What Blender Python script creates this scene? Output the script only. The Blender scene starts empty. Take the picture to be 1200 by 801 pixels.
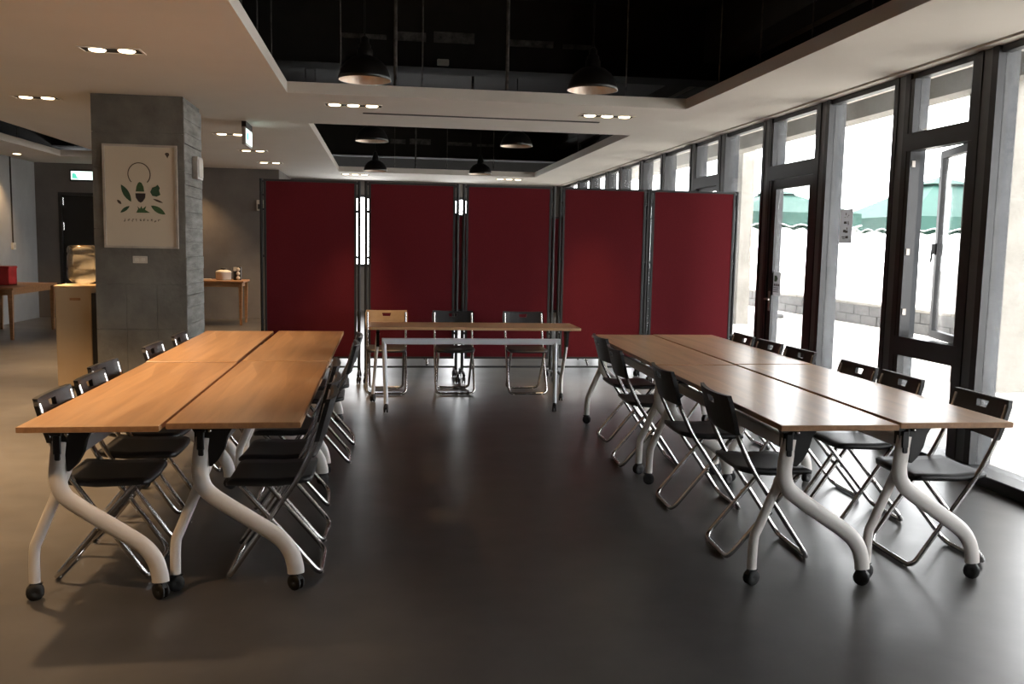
import bpy, bmesh, math, random
from mathutils import Vector, Matrix
random.seed(7)
sc = bpy.context.scene
COL = sc.collection

# ------------------------------------------------------------ camera, sky, exposure
F_PX, PITCH, YAW, ROLL, CAM_H = 1053.1, 0.105954, 0.142883, 0.019367, 1.46
cam_d = bpy.data.cameras.new('camera'); cam = bpy.data.objects.new('camera', cam_d); COL.objects.link(cam)
cam_d.sensor_width = 36.0; cam_d.lens = F_PX / 1200 * 36.0; cam_d.clip_start = .05; cam_d.clip_end = 300
_f = Vector((math.sin(YAW)*math.cos(PITCH), math.cos(YAW)*math.cos(PITCH), -math.sin(PITCH)))
_r0 = Vector((math.cos(YAW), -math.sin(YAW), 0)); _u0 = _r0.cross(_f)
_r = math.cos(ROLL)*_r0 + math.sin(ROLL)*_u0; _u = -math.sin(ROLL)*_r0 + math.cos(ROLL)*_u0
cam.matrix_world = Matrix(((_r.x, _u.x, -_f.x, 0), (_r.y, _u.y, -_f.y, 0), (_r.z, _u.z, -_f.z, CAM_H), (0, 0, 0, 1)))
sc.camera = cam

SKY = 12.5                       # overcast white sky
SPOT = 1.0                      # strength factor of the warm ceiling downlights
w = bpy.data.worlds.new('overcast_sky'); sc.world = w; w.use_nodes = True
bg = w.node_tree.nodes['Background']; bg.inputs[0].default_value = (.97, .985, 1.0, 1); bg.inputs[1].default_value = SKY
sc.view_settings.view_transform = 'Standard'; sc.view_settings.look = 'None'
sc.view_settings.exposure = 0.0; sc.view_settings.gamma = 1.0; sc.view_settings.use_curve_mapping = False
cy = sc.cycles
cy.use_denoising = True; cy.max_bounces = 9; cy.diffuse_bounces = 5; cy.glossy_bounces = 4; cy.transmission_bounces = 6
cy.transparent_max_bounces = 16; cy.sample_clamp_indirect = 6.0; cy.caustics_reflective = False; cy.caustics_refractive = False

# ------------------------------------------------------------ materials
def mat(name, col, rough=.5, metal=0.0, spec=.5, noise=None, bump=None, emit=None, stretch=None, col2=None, detail=4):
    m = bpy.data.materials.new(name); m.use_nodes = True
    nt = m.node_tree; b = nt.nodes['Principled BSDF']
    b.inputs['Base Color'].default_value = (*col, 1); b.inputs['Roughness'].default_value = rough
    b.inputs['Metallic'].default_value = metal; b.inputs['Specular IOR Level'].default_value = spec
    if emit:
        b.inputs['Emission Color'].default_value = (*emit[0], 1); b.inputs['Emission Strength'].default_value = emit[1]
    if noise or bump:
        tc = nt.nodes.new('ShaderNodeTexCoord'); mp = nt.nodes.new('ShaderNodeMapping')
        mp.inputs['Scale'].default_value = stretch or (1, 1, 1)
        nt.links.new(tc.outputs['Object'], mp.inputs['Vector'])
        n = nt.nodes.new('ShaderNodeTexNoise'); n.inputs['Scale'].default_value = noise or bump[0]
        n.inputs['Detail'].default_value = detail; n.inputs['Roughness'].default_value = .6
        nt.links.new(mp.outputs[0], n.inputs['Vector'])
        if noise:
            rp = nt.nodes.new('ShaderNodeValToRGB'); c2 = col2 or tuple(c*.72 for c in col)
            rp.color_ramp.elements[0].position = .32; rp.color_ramp.elements[1].position = .68
            rp.color_ramp.elements[0].color = (*c2, 1); rp.color_ramp.elements[1].color = (*col, 1)
            nt.links.new(n.outputs['Fac'], rp.inputs[0]); nt.links.new(rp.outputs[0], b.inputs['Base Color'])
        if bump:
            n2 = nt.nodes.new('ShaderNodeTexNoise'); n2.inputs['Scale'].default_value = bump[0]; n2.inputs['Detail'].default_value = 5
            nt.links.new(mp.outputs[0], n2.inputs['Vector'])
            bp = nt.nodes.new('ShaderNodeBump'); bp.inputs['Strength'].default_value = bump[1]; bp.inputs['Distance'].default_value = .01
            nt.links.new(n2.outputs['Fac'], bp.inputs['Height']); nt.links.new(bp.outputs[0], b.inputs['Normal'])
    return m

def floor_mat():
    m = mat('polished_concrete', (.085, .083, .08), .3)
    nt = m.node_tree; b = nt.nodes['Principled BSDF']
    tc = nt.nodes.new('ShaderNodeTexCoord')
    n1 = nt.nodes.new('ShaderNodeTexNoise'); n1.inputs['Scale'].default_value = .55; n1.inputs['Detail'].default_value = 7; n1.inputs['Roughness'].default_value = .62
    n2 = nt.nodes.new('ShaderNodeTexNoise'); n2.inputs['Scale'].default_value = 5; n2.inputs['Detail'].default_value = 6
    n3 = nt.nodes.new('ShaderNodeTexNoise'); n3.inputs['Scale'].default_value = 1.7; n3.inputs['Detail'].default_value = 5
    for n in (n1, n2, n3): nt.links.new(tc.outputs['Object'], n.inputs['Vector'])
    mx = nt.nodes.new('ShaderNodeMix'); mx.data_type = 'FLOAT'; mx.inputs[0].default_value = .4
    nt.links.new(n1.outputs['Fac'], mx.inputs[2]); nt.links.new(n2.outputs['Fac'], mx.inputs[3])
    rp = nt.nodes.new('ShaderNodeValToRGB'); e = rp.color_ramp.elements
    e[0].position = .32; e[0].color = (.046, .0435, .042, 1); e[1].position = .68; e[1].color = (.088, .084, .081, 1)
    nt.links.new(mx.outputs[0], rp.inputs[0]); nt.links.new(rp.outputs[0], b.inputs['Base Color'])
    mr = nt.nodes.new('ShaderNodeMapRange'); mr.inputs[1].default_value = .3; mr.inputs[2].default_value = .7
    mr.inputs[3].default_value = .29; mr.inputs[4].default_value = .35
    nt.links.new(n3.outputs['Fac'], mr.inputs[0]); nt.links.new(mr.outputs[0], b.inputs['Roughness'])
    bp = nt.nodes.new('ShaderNodeBump'); bp.inputs['Strength'].default_value = .06; bp.inputs['Distance'].default_value = .01
    nt.links.new(n2.outputs['Fac'], bp.inputs['Height']); nt.links.new(bp.outputs[0], b.inputs['Normal'])
    return m

def wood_mat(name, a, bcol, c, rough=.32):
    # laminate planks with grain along local Y
    m = mat(name, a, rough, spec=1.0); nt = m.node_tree; b = nt.nodes['Principled BSDF']
    tc = nt.nodes.new('ShaderNodeTexCoord'); mp = nt.nodes.new('ShaderNodeMapping'); mp.inputs['Scale'].default_value = (9, .55, 3)
    nt.links.new(tc.outputs['Object'], mp.inputs['Vector'])
    n = nt.nodes.new('ShaderNodeTexNoise'); n.inputs['Scale'].default_value = 2.2; n.inputs['Detail'].default_value = 8; n.inputs['Roughness'].default_value = .6
    nt.links.new(mp.outputs[0], n.inputs['Vector'])
    mp2 = nt.nodes.new('ShaderNodeMapping'); mp2.inputs['Scale'].default_value = (7.5, .45, 1); nt.links.new(tc.outputs['Object'], mp2.inputs['Vector'])
    v = nt.nodes.new('ShaderNodeTexVoronoi'); v.inputs['Scale'].default_value = 1.6; v.inputs['Randomness'].default_value = .9
    nt.links.new(mp2.outputs[0], v.inputs['Vector'])
    bw = nt.nodes.new('ShaderNodeRGBToBW'); nt.links.new(v.outputs['Color'], bw.inputs[0])
    mx = nt.nodes.new('ShaderNodeMix'); mx.data_type = 'FLOAT'; mx.inputs[0].default_value = .3
    nt.links.new(n.outputs['Fac'], mx.inputs[2]); nt.links.new(bw.outputs[0], mx.inputs[3])
    rp = nt.nodes.new('ShaderNodeValToRGB'); e = rp.color_ramp.elements
    e[0].position = .30; e[0].color = (*c, 1); e[1].position = .72; e[1].color = (*a, 1)
    k = e.new(.5); k.color = (*bcol, 1)
    nt.links.new(mx.outputs[0], rp.inputs[0]); nt.links.new(rp.outputs[0], b.inputs['Base Color'])
    return m

def glass_mat(name, tint=(1, 1, 1), veil=.016, gloss=.10):
    m = bpy.data.materials.new(name); m.use_nodes = True; nt = m.node_tree; nt.nodes.clear()
    out = nt.nodes.new('ShaderNodeOutputMaterial'); tr = nt.nodes.new('ShaderNodeBsdfTransparent'); tr.inputs[0].default_value = (*tint, 1)
    gl = nt.nodes.new('ShaderNodeBsdfGlossy'); gl.inputs['Roughness'].default_value = .03
    df = nt.nodes.new('ShaderNodeBsdfTranslucent'); df.inputs[0].default_value = (.9, .92, .93, 1)
    tc = nt.nodes.new('ShaderNodeTexCoord'); n = nt.nodes.new('ShaderNodeTexNoise'); n.inputs['Scale'].default_value = 2.2; n.inputs['Detail'].default_value = 6
    nt.links.new(tc.outputs['Object'], n.inputs['Vector'])
    mr = nt.nodes.new('ShaderNodeMapRange'); mr.inputs[1].default_value = .35; mr.inputs[2].default_value = .75
    mr.inputs[3].default_value = veil*.3; mr.inputs[4].default_value = veil*1.6; nt.links.new(n.outputs['Fac'], mr.inputs[0])
    m1 = nt.nodes.new('ShaderNodeMixShader'); nt.links.new(mr.outputs[0], m1.inputs[0]); nt.links.new(tr.outputs[0], m1.inputs[1]); nt.links.new(df.outputs[0], m1.inputs[2])
    lw = nt.nodes.new('ShaderNodeLayerWeight'); lw.inputs[0].default_value = .5
    pw = nt.nodes.new('ShaderNodeMath'); pw.operation = 'POWER'; pw.inputs[1].default_value = 5.0; nt.links.new(lw.outputs['Facing'], pw.inputs[0])
    fr = nt.nodes.new('ShaderNodeMath'); fr.operation = 'MULTIPLY_ADD'; fr.inputs[1].default_value = .4; fr.inputs[2].default_value = .02; nt.links.new(pw.outputs[0], fr.inputs[0])
    m2 = nt.nodes.new('ShaderNodeMixShader'); nt.links.new(fr.outputs[0], m2.inputs[0]); nt.links.new(m1.outputs[0], m2.inputs[1]); nt.links.new(gl.outputs[0], m2.inputs[2])
    nt.links.new(m2.outputs[0], out.inputs[0]); return m

M = dict(
    floor=floor_mat(),
    ceiling=mat('ceiling_plaster', (.72, .68, .62), .85, noise=1.2, col2=(.68, .64, .58)),
    void=mat('black_painted_void', (.013, .012, .0105), .8, noise=3),
    beam=mat('dark_concrete', (.022, .020, .017), .9, noise=5),  # even dark tone of the beams in the void
    patch=mat('raw_concrete_patch', (.16, .15, .14), .9, noise=14, col2=(.04, .04, .04)),
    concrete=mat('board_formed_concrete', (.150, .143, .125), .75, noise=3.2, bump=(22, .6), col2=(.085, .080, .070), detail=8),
    lit_boards=mat('lit_rough_board_concrete', (.27, .262, .24), .85, noise=7, bump=(45, .9), col2=(.13, .125, .112), detail=8, stretch=(1, .4, 2.2)),  # rough boards; the paler colour puts window light into the pillar's right face
    alu_in=mat('inner_grey_aluminium', (.13, .135, .145), .45, noise=7, col2=(.11, .115, .125)),  # same post metal as the outer part, kept lighter indoors
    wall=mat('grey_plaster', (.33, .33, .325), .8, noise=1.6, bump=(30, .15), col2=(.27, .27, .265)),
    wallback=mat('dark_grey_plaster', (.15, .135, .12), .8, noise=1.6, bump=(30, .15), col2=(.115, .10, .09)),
    wood=wood_mat('oak_laminate', (.60, .375, .20), (.49, .29, .145), (.37, .205, .095), .285),
    woodedge=mat('laminate_edge', (.40, .21, .10), .45, noise=40),
    teak=mat('brown_wood', (.30, .145, .055), .45, noise=6, stretch=(1, 6, 6), col2=(.2, .09, .032)),
    white=mat('white_powder_coat', (.74, .70, .66), .38, noise=9, col2=(.70, .66, .62)),
    grey_paint=mat('pale_grey_paint', (.62, .63, .66), .4, noise=9, col2=(.58, .59, .62)),
    black=mat('black_plastic', (.012, .012, .013), .42, bump=(220, .15)),
    blackm=mat('black_metal', (.010, .010, .011), .4, noise=20),
    tan_and_warm_tint=mat('tan_plastic_and_warm_tint', (.36, .23, .12), .45, noise=8),  # tan tray colour; also carries warm light on one chair back
    chrome=mat('chrome_tube', (.62, .61, .60), .2, metal=1.0, noise=12, col2=(.55, .54, .53)),
    rubber=mat('rubber', (.012, .012, .012), .65, noise=30),
    cream=mat('cream_foot', (.6, .57, .5), .5, noise=30),
    red=mat('red_felt', (.105, .011, .015), .95, spec=.1, noise=70, bump=(350, .3), col2=(.088, .009, .012)),
    framedark=mat('dark_bronze_aluminium', (.028, .029, .032), .42, noise=7, col2=(.022, .023, .025)),
    alu_darkened=mat('darkened_outer_aluminium', (.036, .041, .048), .45, metal=.1, noise=7, col2=(.028, .032, .038)),  # outer half of the same post, colour darkened to offset strong outdoor light
    glass=glass_mat('window_glass'),
    ext_ground=mat('pale_paving', (.58, .55, .50), .8, noise=.8, col2=(.50, .46, .41)),
    ext_conc=mat('pale_exterior_concrete', (.22, .205, .18), .85, noise=2.2, bump=(16, .4), col2=(.15, .14, .12)),
    stone=mat('grey_stone', (.10, .097, .094), .9, noise=5, col2=(.06, .058, .056)),
    awning=mat('green_canvas', (.003, .042, .030), .8, noise=3, col2=(.002, .033, .024)),
    whitecloth=mat('white_canvas_edge', (.7, .75, .72), .8, noise=20),
    paper=mat('paper', (.50, .43, .33), .7, noise=2, col2=(.48, .41, .31)),
    whitepaper=mat('white_paper', (.62, .62, .62), .8, noise=6, col2=(.55, .55, .56)),
    picframe=mat('silver_wood_frame', (.42, .37, .31), .4, noise=8),
    leaf=mat('printed_green', (.045, .10, .03), .7, noise=60, col2=(.02, .05, .015)),
    leafd=mat('printed_dark_green', (.02, .06, .025), .7, noise=60),
    ink=mat('printed_ink', (.055, .035, .02), .7, noise=50),
    shell=mat('printed_dark_brown', (.02, .012, .012), .5, noise=40),
    dispenser=mat('champagne_panel', (.40, .30, .19), .45, noise=2, col2=(.38, .28, .175)),
    plate=mat('ivory_plate', (.55, .5, .42), .5, noise=10),
    steelbox=mat('silver_box', (.42, .38, .34), .35, metal=.6, noise=9),
    redplastic=mat('red_plastic', (.42, .02, .022), .4, noise=8),
    darkhole=mat('dark_hole', (.02, .004, .005), .8, noise=8),
    lampblack=mat('lamp_black_enamel', (.012, .011, .010), .35, noise=12),
    lining=mat('copper_silver_lining', (.85, .76, .68), .35, metal=.4, noise=7, col2=(.72, .52, .38)),
    slot=mat('slot_dark', (.05, .045, .04), .8, noise=10),
    doorblack=mat('black_door', (.006, .006, .006), .6, noise=6),
    exitlit=mat('exit_sign_face', (.8, .9, .86), .5, noise=3, emit=((.82, 1.0, .93), 1.6)),
    exitgreen=mat('exit_sign_green', (.05, .6, .4), .5, noise=9, emit=((.15, .85, .6), .9)),
    spotlit=mat('lit_spot_lamp', (1, .9, .7), .5, emit=((1.0, .78, .5), 9.0), noise=5),
    enamel=mat('white_enamel', (.62, .58, .5), .3, noise=6),
)
# translucent water bottle, tinted warm in place of the light behind it
def bottle_mat():
    m = bpy.data.materials.new('bottle_plastic_warm_tint'); m.use_nodes = True; nt = m.node_tree; nt.nodes.clear()
    out = nt.nodes.new('ShaderNodeOutputMaterial'); tr = nt.nodes.new('ShaderNodeBsdfTransparent'); tr.inputs[0].default_value = (.93, .90, .84, 1)
    tl = nt.nodes.new('ShaderNodeBsdfTranslucent'); tl.inputs[0].default_value = (.9, .84, .72, 1)
    gl = nt.nodes.new('ShaderNodeBsdfGlossy'); gl.inputs['Roughness'].default_value = .1
    lw = nt.nodes.new('ShaderNodeLayerWeight'); lw.inputs[0].default_value = .35
    a = nt.nodes.new('ShaderNodeMixShader'); a.inputs[0].default_value = .12; nt.links.new(tr.outputs[0], a.inputs[1]); nt.links.new(tl.outputs[0], a.inputs[2])
    b = nt.nodes.new('ShaderNodeMixShader'); nt.links.new(lw.outputs['Fresnel'], b.inputs[0]); nt.links.new(a.outputs[0], b.inputs[1]); nt.links.new(gl.outputs[0], b.inputs[2])
    nt.links.new(b.outputs[0], out.inputs[0]); return m
M['bottle'] = bottle_mat()
def thin_paper():
    m = mat('backlit_paper', (.7, .7, .7), .8, noise=25, col2=(.6, .6, .62)); nt = m.node_tree; b = nt.nodes['Principled BSDF']
    tl = nt.nodes.new('ShaderNodeBsdfTranslucent'); tl.inputs[0].default_value = (.42, .42, .43, 1)
    mx = nt.nodes.new('ShaderNodeMixShader'); mx.inputs[0].default_value = .55; out = nt.nodes['Material Output']
    nt.links.new(b.outputs[0], mx.inputs[1]); nt.links.new(tl.outputs[0], mx.inputs[2]); nt.links.new(mx.outputs[0], out.inputs[0]); return m
M['whitepaper'] = thin_paper()

# ------------------------------------------------------------ mesh helpers
class MB:
    def __init__(s): s.v = []; s.f = []; s.sm = []; s.mi = []
    def add(s, vs, fs, smooth=False, mi=0):
        o = len(s.v); s.v += [tuple(x) for x in vs]
        for f in fs: s.f.append(tuple(i+o for i in f)); s.sm.append(smooth); s.mi.append(mi)
        return s
    def box(s, x0, x1, y0, y1, z0, z1, mi=0):
        return s.add([(x0,y0,z0),(x1,y0,z0),(x1,y1,z0),(x0,y1,z0),(x0,y0,z1),(x1,y0,z1),(x1,y1,z1),(x0,y1,z1)],
                     [(0,3,2,1),(4,5,6,7),(0,1,5,4),(1,2,6,5),(2,3,7,6),(3,0,4,7)], False, mi)
    def rbox(s, x0, x1, y0, y1, z0, z1, r=.005, seg=2, mi=0):
        bm = bmesh.new(); bmesh.ops.create_cube(bm, size=1)
        for v in bm.verts: v.co = Vector(((x0+x1)/2+v.co.x*(x1-x0), (y0+y1)/2+v.co.y*(y1-y0), (z0+z1)/2+v.co.z*(z1-z0)))
        bmesh.ops.bevel(bm, geom=bm.edges[:], offset=r, segments=seg, profile=.5, affect='EDGES')
        bm.verts.index_update(); s.add([v.co[:] for v in bm.verts], [[v.index for v in f.verts] for f in bm.faces], False, mi); bm.free(); return s
    def prism(s, pts, axis, a0, a1, mi=0):
        # extrude a 2D polygon along axis ('x': pts are (y,z), 'y': (x,z), 'z': (x,y))
        def P(p, a): return {'x': (a, p[0], p[1]), 'y': (p[0], a, p[1]), 'z': (p[0], p[1], a)}[axis]
        n = len(pts); vs = [P(p, a0) for p in pts] + [P(p, a1) for p in pts]
        fs = [tuple(range(n-1, -1, -1)), tuple(range(n, 2*n))] + [(i, (i+1) % n, n+(i+1) % n, n+i) for i in range(n)]
        return s.add(vs, fs, False, mi)
    def tube(s, path, r, n=8, closed=False, r2=None, normal=None, caps=True, mi=0):
        P = [Vector(p) for p in path]; m = len(P); rings = []
        ref = Vector(normal) if normal else None; prev = None
        for i in range(m):
            a = P[i-1] if (i > 0 or closed) else P[i]; b = P[(i+1) % m] if (i < m-1 or closed) else P[i]
            t = (b-a).normalized()
            if ref is not None: n1 = ref.normalized()
            else:
                if prev is None: prev = t.orthogonal().normalized()
                n1 = (prev - t*prev.dot(t)).normalized(); prev = n1
            n2 = t.cross(n1).normalized(); ra = r; rb = r2 or r
            rings.append([P[i] + n1*math.cos(2*math.pi*k/n)*rb + n2*math.sin(2*math.pi*k/n)*ra for k in range(n)])
        vs = [v for R_ in rings for v in R_]; fs = []
        for i in range(m if closed else m-1):
            j = (i+1) % m
            for k in range(n): fs.append((i*n+k, i*n+(k+1) % n, j*n+(k+1) % n, j*n+k))
        s.add(vs, fs, True, mi)
        if caps and not closed:
            s.add(rings[0], [tuple(range(n-1, -1, -1))], False, mi); s.add(rings[-1], [tuple(range(n))], False, mi)
        return s
    def lathe(s, prof, c=(0, 0, 0), n=24, axis='z', mi=0, smooth=True):
        vs = []; fs = []
        for (r, z) in prof:
            for k in range(n):
                a = 2*math.pi*k/n; x, y = r*math.cos(a), r*math.sin(a)
                q = {'z': (x, y, z), 'x': (z, x, y), 'y': (x, z, y)}[axis]
                vs.append((c[0]+q[0], c[1]+q[1], c[2]+q[2]))
        for i in range(len(prof)-1):
            for k in range(n): fs.append((i*n+k, i*n+(k+1) % n, (i+1)*n+(k+1) % n, (i+1)*n+k))
        return s.add(vs, fs, smooth, mi)
    def mesh(s, name, mats):
        me = bpy.data.meshes.new(name); me.from_pydata(s.v, [], s.f)
        for m in (mats if isinstance(mats, (list, tuple)) else [mats]): me.materials.append(M[m] if isinstance(m, str) else m)
        me.polygons.foreach_set('use_smooth', s.sm); me.polygons.foreach_set('material_index', s.mi)
        bm = bmesh.new(); bm.from_mesh(me); bmesh.ops.recalc_face_normals(bm, faces=bm.faces[:]); bm.to_mesh(me); bm.free()
        return me
    def build(s, name, mats, parent=None):
        o = bpy.data.objects.new(name, s.mesh(name, mats)); COL.objects.link(o)
        if parent is not None: o.parent = parent
        return o

def fillet(pts, r, n=5):
    out = [Vector(pts[0])]
    for i in range(1, len(pts)-1):
        p = Vector(pts[i]); a = Vector(pts[i-1])-p; b = Vector(pts[i+1])-p
        d = min(r, a.length*.48, b.length*.48); A = p+a.normalized()*d; B = p+b.normalized()*d
        for k in range(n+1):
            t = k/n; out.append(A*(1-t)**2 + p*2*t*(1-t) + B*t*t)
    out.append(Vector(pts[-1])); return out

def tag(o, label=None, cat=None, group=None, kind=None):
    if label: o['label'] = label
    if cat: o['category'] = cat
    if group: o['group'] = group
    if kind: o['kind'] = kind
    return o
def empty(name, loc=(0, 0, 0), rz=0.0):
    o = bpy.data.objects.new(name, None); COL.objects.link(o); o.location = loc; o.rotation_euler = (0, 0, rz); o.empty_display_size = .1; return o
def copy_tree(o, parent=None):
    c = o.copy(); COL.objects.link(c)
    if parent is not None: c.parent = parent
    for ch in list(o.children): copy_tree(ch, c)
    return c
def share(name, me, parent, loc=(0, 0, 0), rot=(0, 0, 0)):
    o = bpy.data.objects.new(name, me); COL.objects.link(o); o.parent = parent; o.location = loc; o.rotation_euler = rot; return o
def struct(o, label=None): o['kind'] = 'structure'; (label and o.__setitem__('label', label)); return o

# ------------------------------------------------------------ room shell
ZC = 2.80; XW = 3.86; XL = -6.25; YB = 17.5; YF = -3.0; YR = 19.7
struct(MB().box(XL-.2, 4.10, YF-.2, YR+.2, -.2, 0).build('floor', 'floor'), 'dark grey polished concrete floor')

OPEN = [(-.87, 2.87, .6, 8.51), (-.85, 2.90, 10.60, 17.5), (-5.30, -4.42, 6.5, 16.0)]
def ceiling_mesh():
    xs = sorted({XL, 3.775} | {a for o in OPEN for a in o[:2]}); ys = sorted({YF, YR} | {a for o in OPEN for a in o[2:]})
    b = MB(); z0, z1 = ZC, ZC+.10
    inside = lambda x, y: any(o[0] < x < o[1] and o[2] < y < o[3] for o in OPEN)
    cell = {}
    for i in range(len(xs)-1):
        for j in range(len(ys)-1): cell[i, j] = not inside((xs[i]+xs[i+1])/2, (ys[j]+ys[j+1])/2)
    for (i, j), ok in cell.items():
        if not ok: continue
        x0, x1, y0, y1 = xs[i], xs[i+1], ys[j], ys[j+1]
        b.add([(x0,y0,z0),(x1,y0,z0),(x1,y1,z0),(x0,y1,z0)], [(0,3,2,1)]); b.add([(x0,y0,z1),(x1,y0,z1),(x1,y1,z1),(x0,y1,z1)], [(0,1,2,3)])
        for di, dj, e in ((-1,0,((x0,y0),(x0,y1))),(1,0,((x1,y0),(x1,y1))),(0,-1,((x0,y0),(x1,y0))),(0,1,((x0,y1),(x1,y1)))):
            if not cell.get((i+di, j+dj), False):
                (ax, ay), (bx, by) = e; b.add([(ax,ay,z0),(bx,by,z0),(bx,by,z1),(ax,ay,z1)], [(0,1,2,3)])
    return b
ceil = struct(ceiling_mesh().build('ceiling', 'ceiling'), 'off-white dropped ceiling with dark rectangular openings')
struct(MB().box(3.79, 4.12, YF, YR, ZC-.012, ZC+.10).build('trim_1', 'ceiling'), 'pale strip above the window heads')
MB().box(3.77, 3.795, YF, YR, ZC+.02, ZC+.1).build('shadow_gap', 'slot', ceil)
MB().box(-.22, 2.28, 9.58, 9.64, ZC-.006, ZC+.001).build('air_slot', 'slot', ceil)
# dark void above
void = struct(MB().box(XL-.2, 4.12, YF-.2, 21.2, 4.0, 4.2).build('ceiling_slab', 'void'), 'black slab above the ceiling openings')
for nm, a in (('void_side', (XL-.2, XL, YF-.2, 21.2)), ('void_side', (4.0, 4.12, YF-.2, 21.2)), ('void_side', (XL, 4.0, YF-.2, YF)), ('void_side', (XL, 4.0, 21.0, 21.2))):
    MB().box(*a, ZC+.1, 4.0).build(nm, 'void', void)
for y, zb in ((9.55, 3.28), (18.4, 3.2), (4.2, 3.5)):
    bmo = MB().box(XL, 4.0, y, y+.4, zb, 4.0).build('concrete_beam', 'beam', void)
    if y > 5:
        for x0, x1, h in ((-.45, .02, .05), (.12, .42, .09), (.5, .92, .11), (1.25, 1.75, .07), (1.85, 2.2, .05)):
            MB().rbox(x0, x1, y-.012, y+.002, zb+.25, zb+.25+h, .004, 1).build('concrete_patch', 'patch', bmo)
for x in (-2.6, 3.4):
    MB().box(x, x+.3, YF, 21, 3.45, 4.0).build('concrete_beam', 'beam', void)
rod = MB().tube([(0,0,ZC+.1),(0,0,4.0)], .007, 6).mesh('hanger_rod', 'patch'); pole = MB().tube([(0,0,ZC+.1),(0,0,4.0)], .016, 8).mesh('hanger_pole', 'patch')
for x, y in ((-.98, 6.6), (-.98, 7.4), (-.98, 8.3), (3.0, 6.2), (3.0, 7.1), (3.0, 8.0), (3.0, 5.4), (.35, 8.62), (2.3, 8.62), (-.4, 8.62), (.2, 17.6), (1.2, 17.6), (2.1, 17.6), (-.95, 11.4), (-.95, 13), (3.0, 12), (3.0, 14), (-4.3, 10), (-4.3, 12), (-4.3, 14), (-5.4, 12.5), (-5.4, 14.5)):
    share('hanger_rod', rod, ceil, (x, y, 0))
for x, y in ((.1, 8.6), (1.14, 8.58), (1.0, 10.5), (.6, 17.7)): share('hanger_pole', pole, ceil, (x, y, 0))
det = empty('smoke_detector', (.596, 9.53, 3.33)); tag(det, 'small white detector box on the dark beam above the front ceiling opening', 'detector')
MB().rbox(-.06, .06, -.03, .03, -.03, .03, .008).build('housing', 'enamel', det); MB().rbox(-.045, .045, -.034, -.028, -.018, .012, .002, 1).build('cover', 'plate', det)

# walls
struct(MB().box(XL-.2, XL, YF, YB, 0, ZC).build('wall_left', 'wall'), 'grey plaster wall on the left')
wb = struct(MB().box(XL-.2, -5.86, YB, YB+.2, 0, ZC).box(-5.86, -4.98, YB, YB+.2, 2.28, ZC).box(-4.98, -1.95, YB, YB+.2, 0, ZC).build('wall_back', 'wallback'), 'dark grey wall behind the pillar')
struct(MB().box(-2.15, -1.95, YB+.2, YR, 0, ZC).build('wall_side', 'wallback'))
rw = [(-.9, .1), (1.3, 1.95)]
b = MB().box(-2.15, 4.1, YR, YR+.2, 0, .96).box(-2.15, 4.1, YR, YR+.2, 2.5, ZC)
for x0, x1 in ((-2.15, -.9), (.1, 1.3), (1.95, 4.1)): b.box(x0, x1, YR, YR+.2, .96, 2.5)
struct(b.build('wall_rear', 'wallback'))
struct(MB().box(XL-.2, 4.1, YF-.2, YF, 0, ZC).build('wall_front', 'wall'))
def frame_boxes(b, y0, y1, z0, z1, t, x0, x1):      # rectangular frame in a Y-Z plane
    b.box(x0, x1, y0, y0+t, z0, z1); b.box(x0, x1, y1-t, y1, z0, z1); b.box(x0, x1, y0+t, y1-t, z0, z0+t); b.box(x0, x1, y0+t, y1-t, z1-t, z1); return b
WN = [0]
def win_name(): WN[0] += 1; return 'window_%d' % WN[0]
for x0, x1 in rw:
    e = struct(empty(win_name(), ((x0+x1)/2, YR, .96)), 'bright window in the rear wall beyond the red screens')
    W = (x1-x0)/2
    f = MB().box(-W, -W+.06, 0, .1, 0, 1.54).box(W-.06, W, 0, .1, 0, 1.54).box(-W, W, 0, .1, 0, .06).box(-W, W, 0, .1, 1.48, 1.54)
    f.build('frame', 'framedark', e); MB().box(-W+.06, W-.06, .045, .053, .06, 1.48).build('pane', 'glass', e)
# door in the back wall
e = struct(empty('door_1', (-5.42, YB, 0)), 'black door in the back wall under the exit sign')
MB().box(-.44, .44, .06, .11, 0, 2.28).build('leaf', 'doorblack', e)
MB().box(-.44, -.39, -.01, .12, 0, 2.28).box(.39, .44, -.01, .12, 0, 2.28).box(-.39, .39, -.01, .12, 2.23, 2.28).build('frame', 'blackm', e)
for z in (.5, 1.6, 2.05): MB().tube([(-.375, .045, z), (-.375, .045, z+.14)], .014, 8).build('hinge', 'chrome', e)
MB().box(-.44, .44, .11, .3, 0, 2.3).build('backing', 'doorblack', e)

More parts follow.
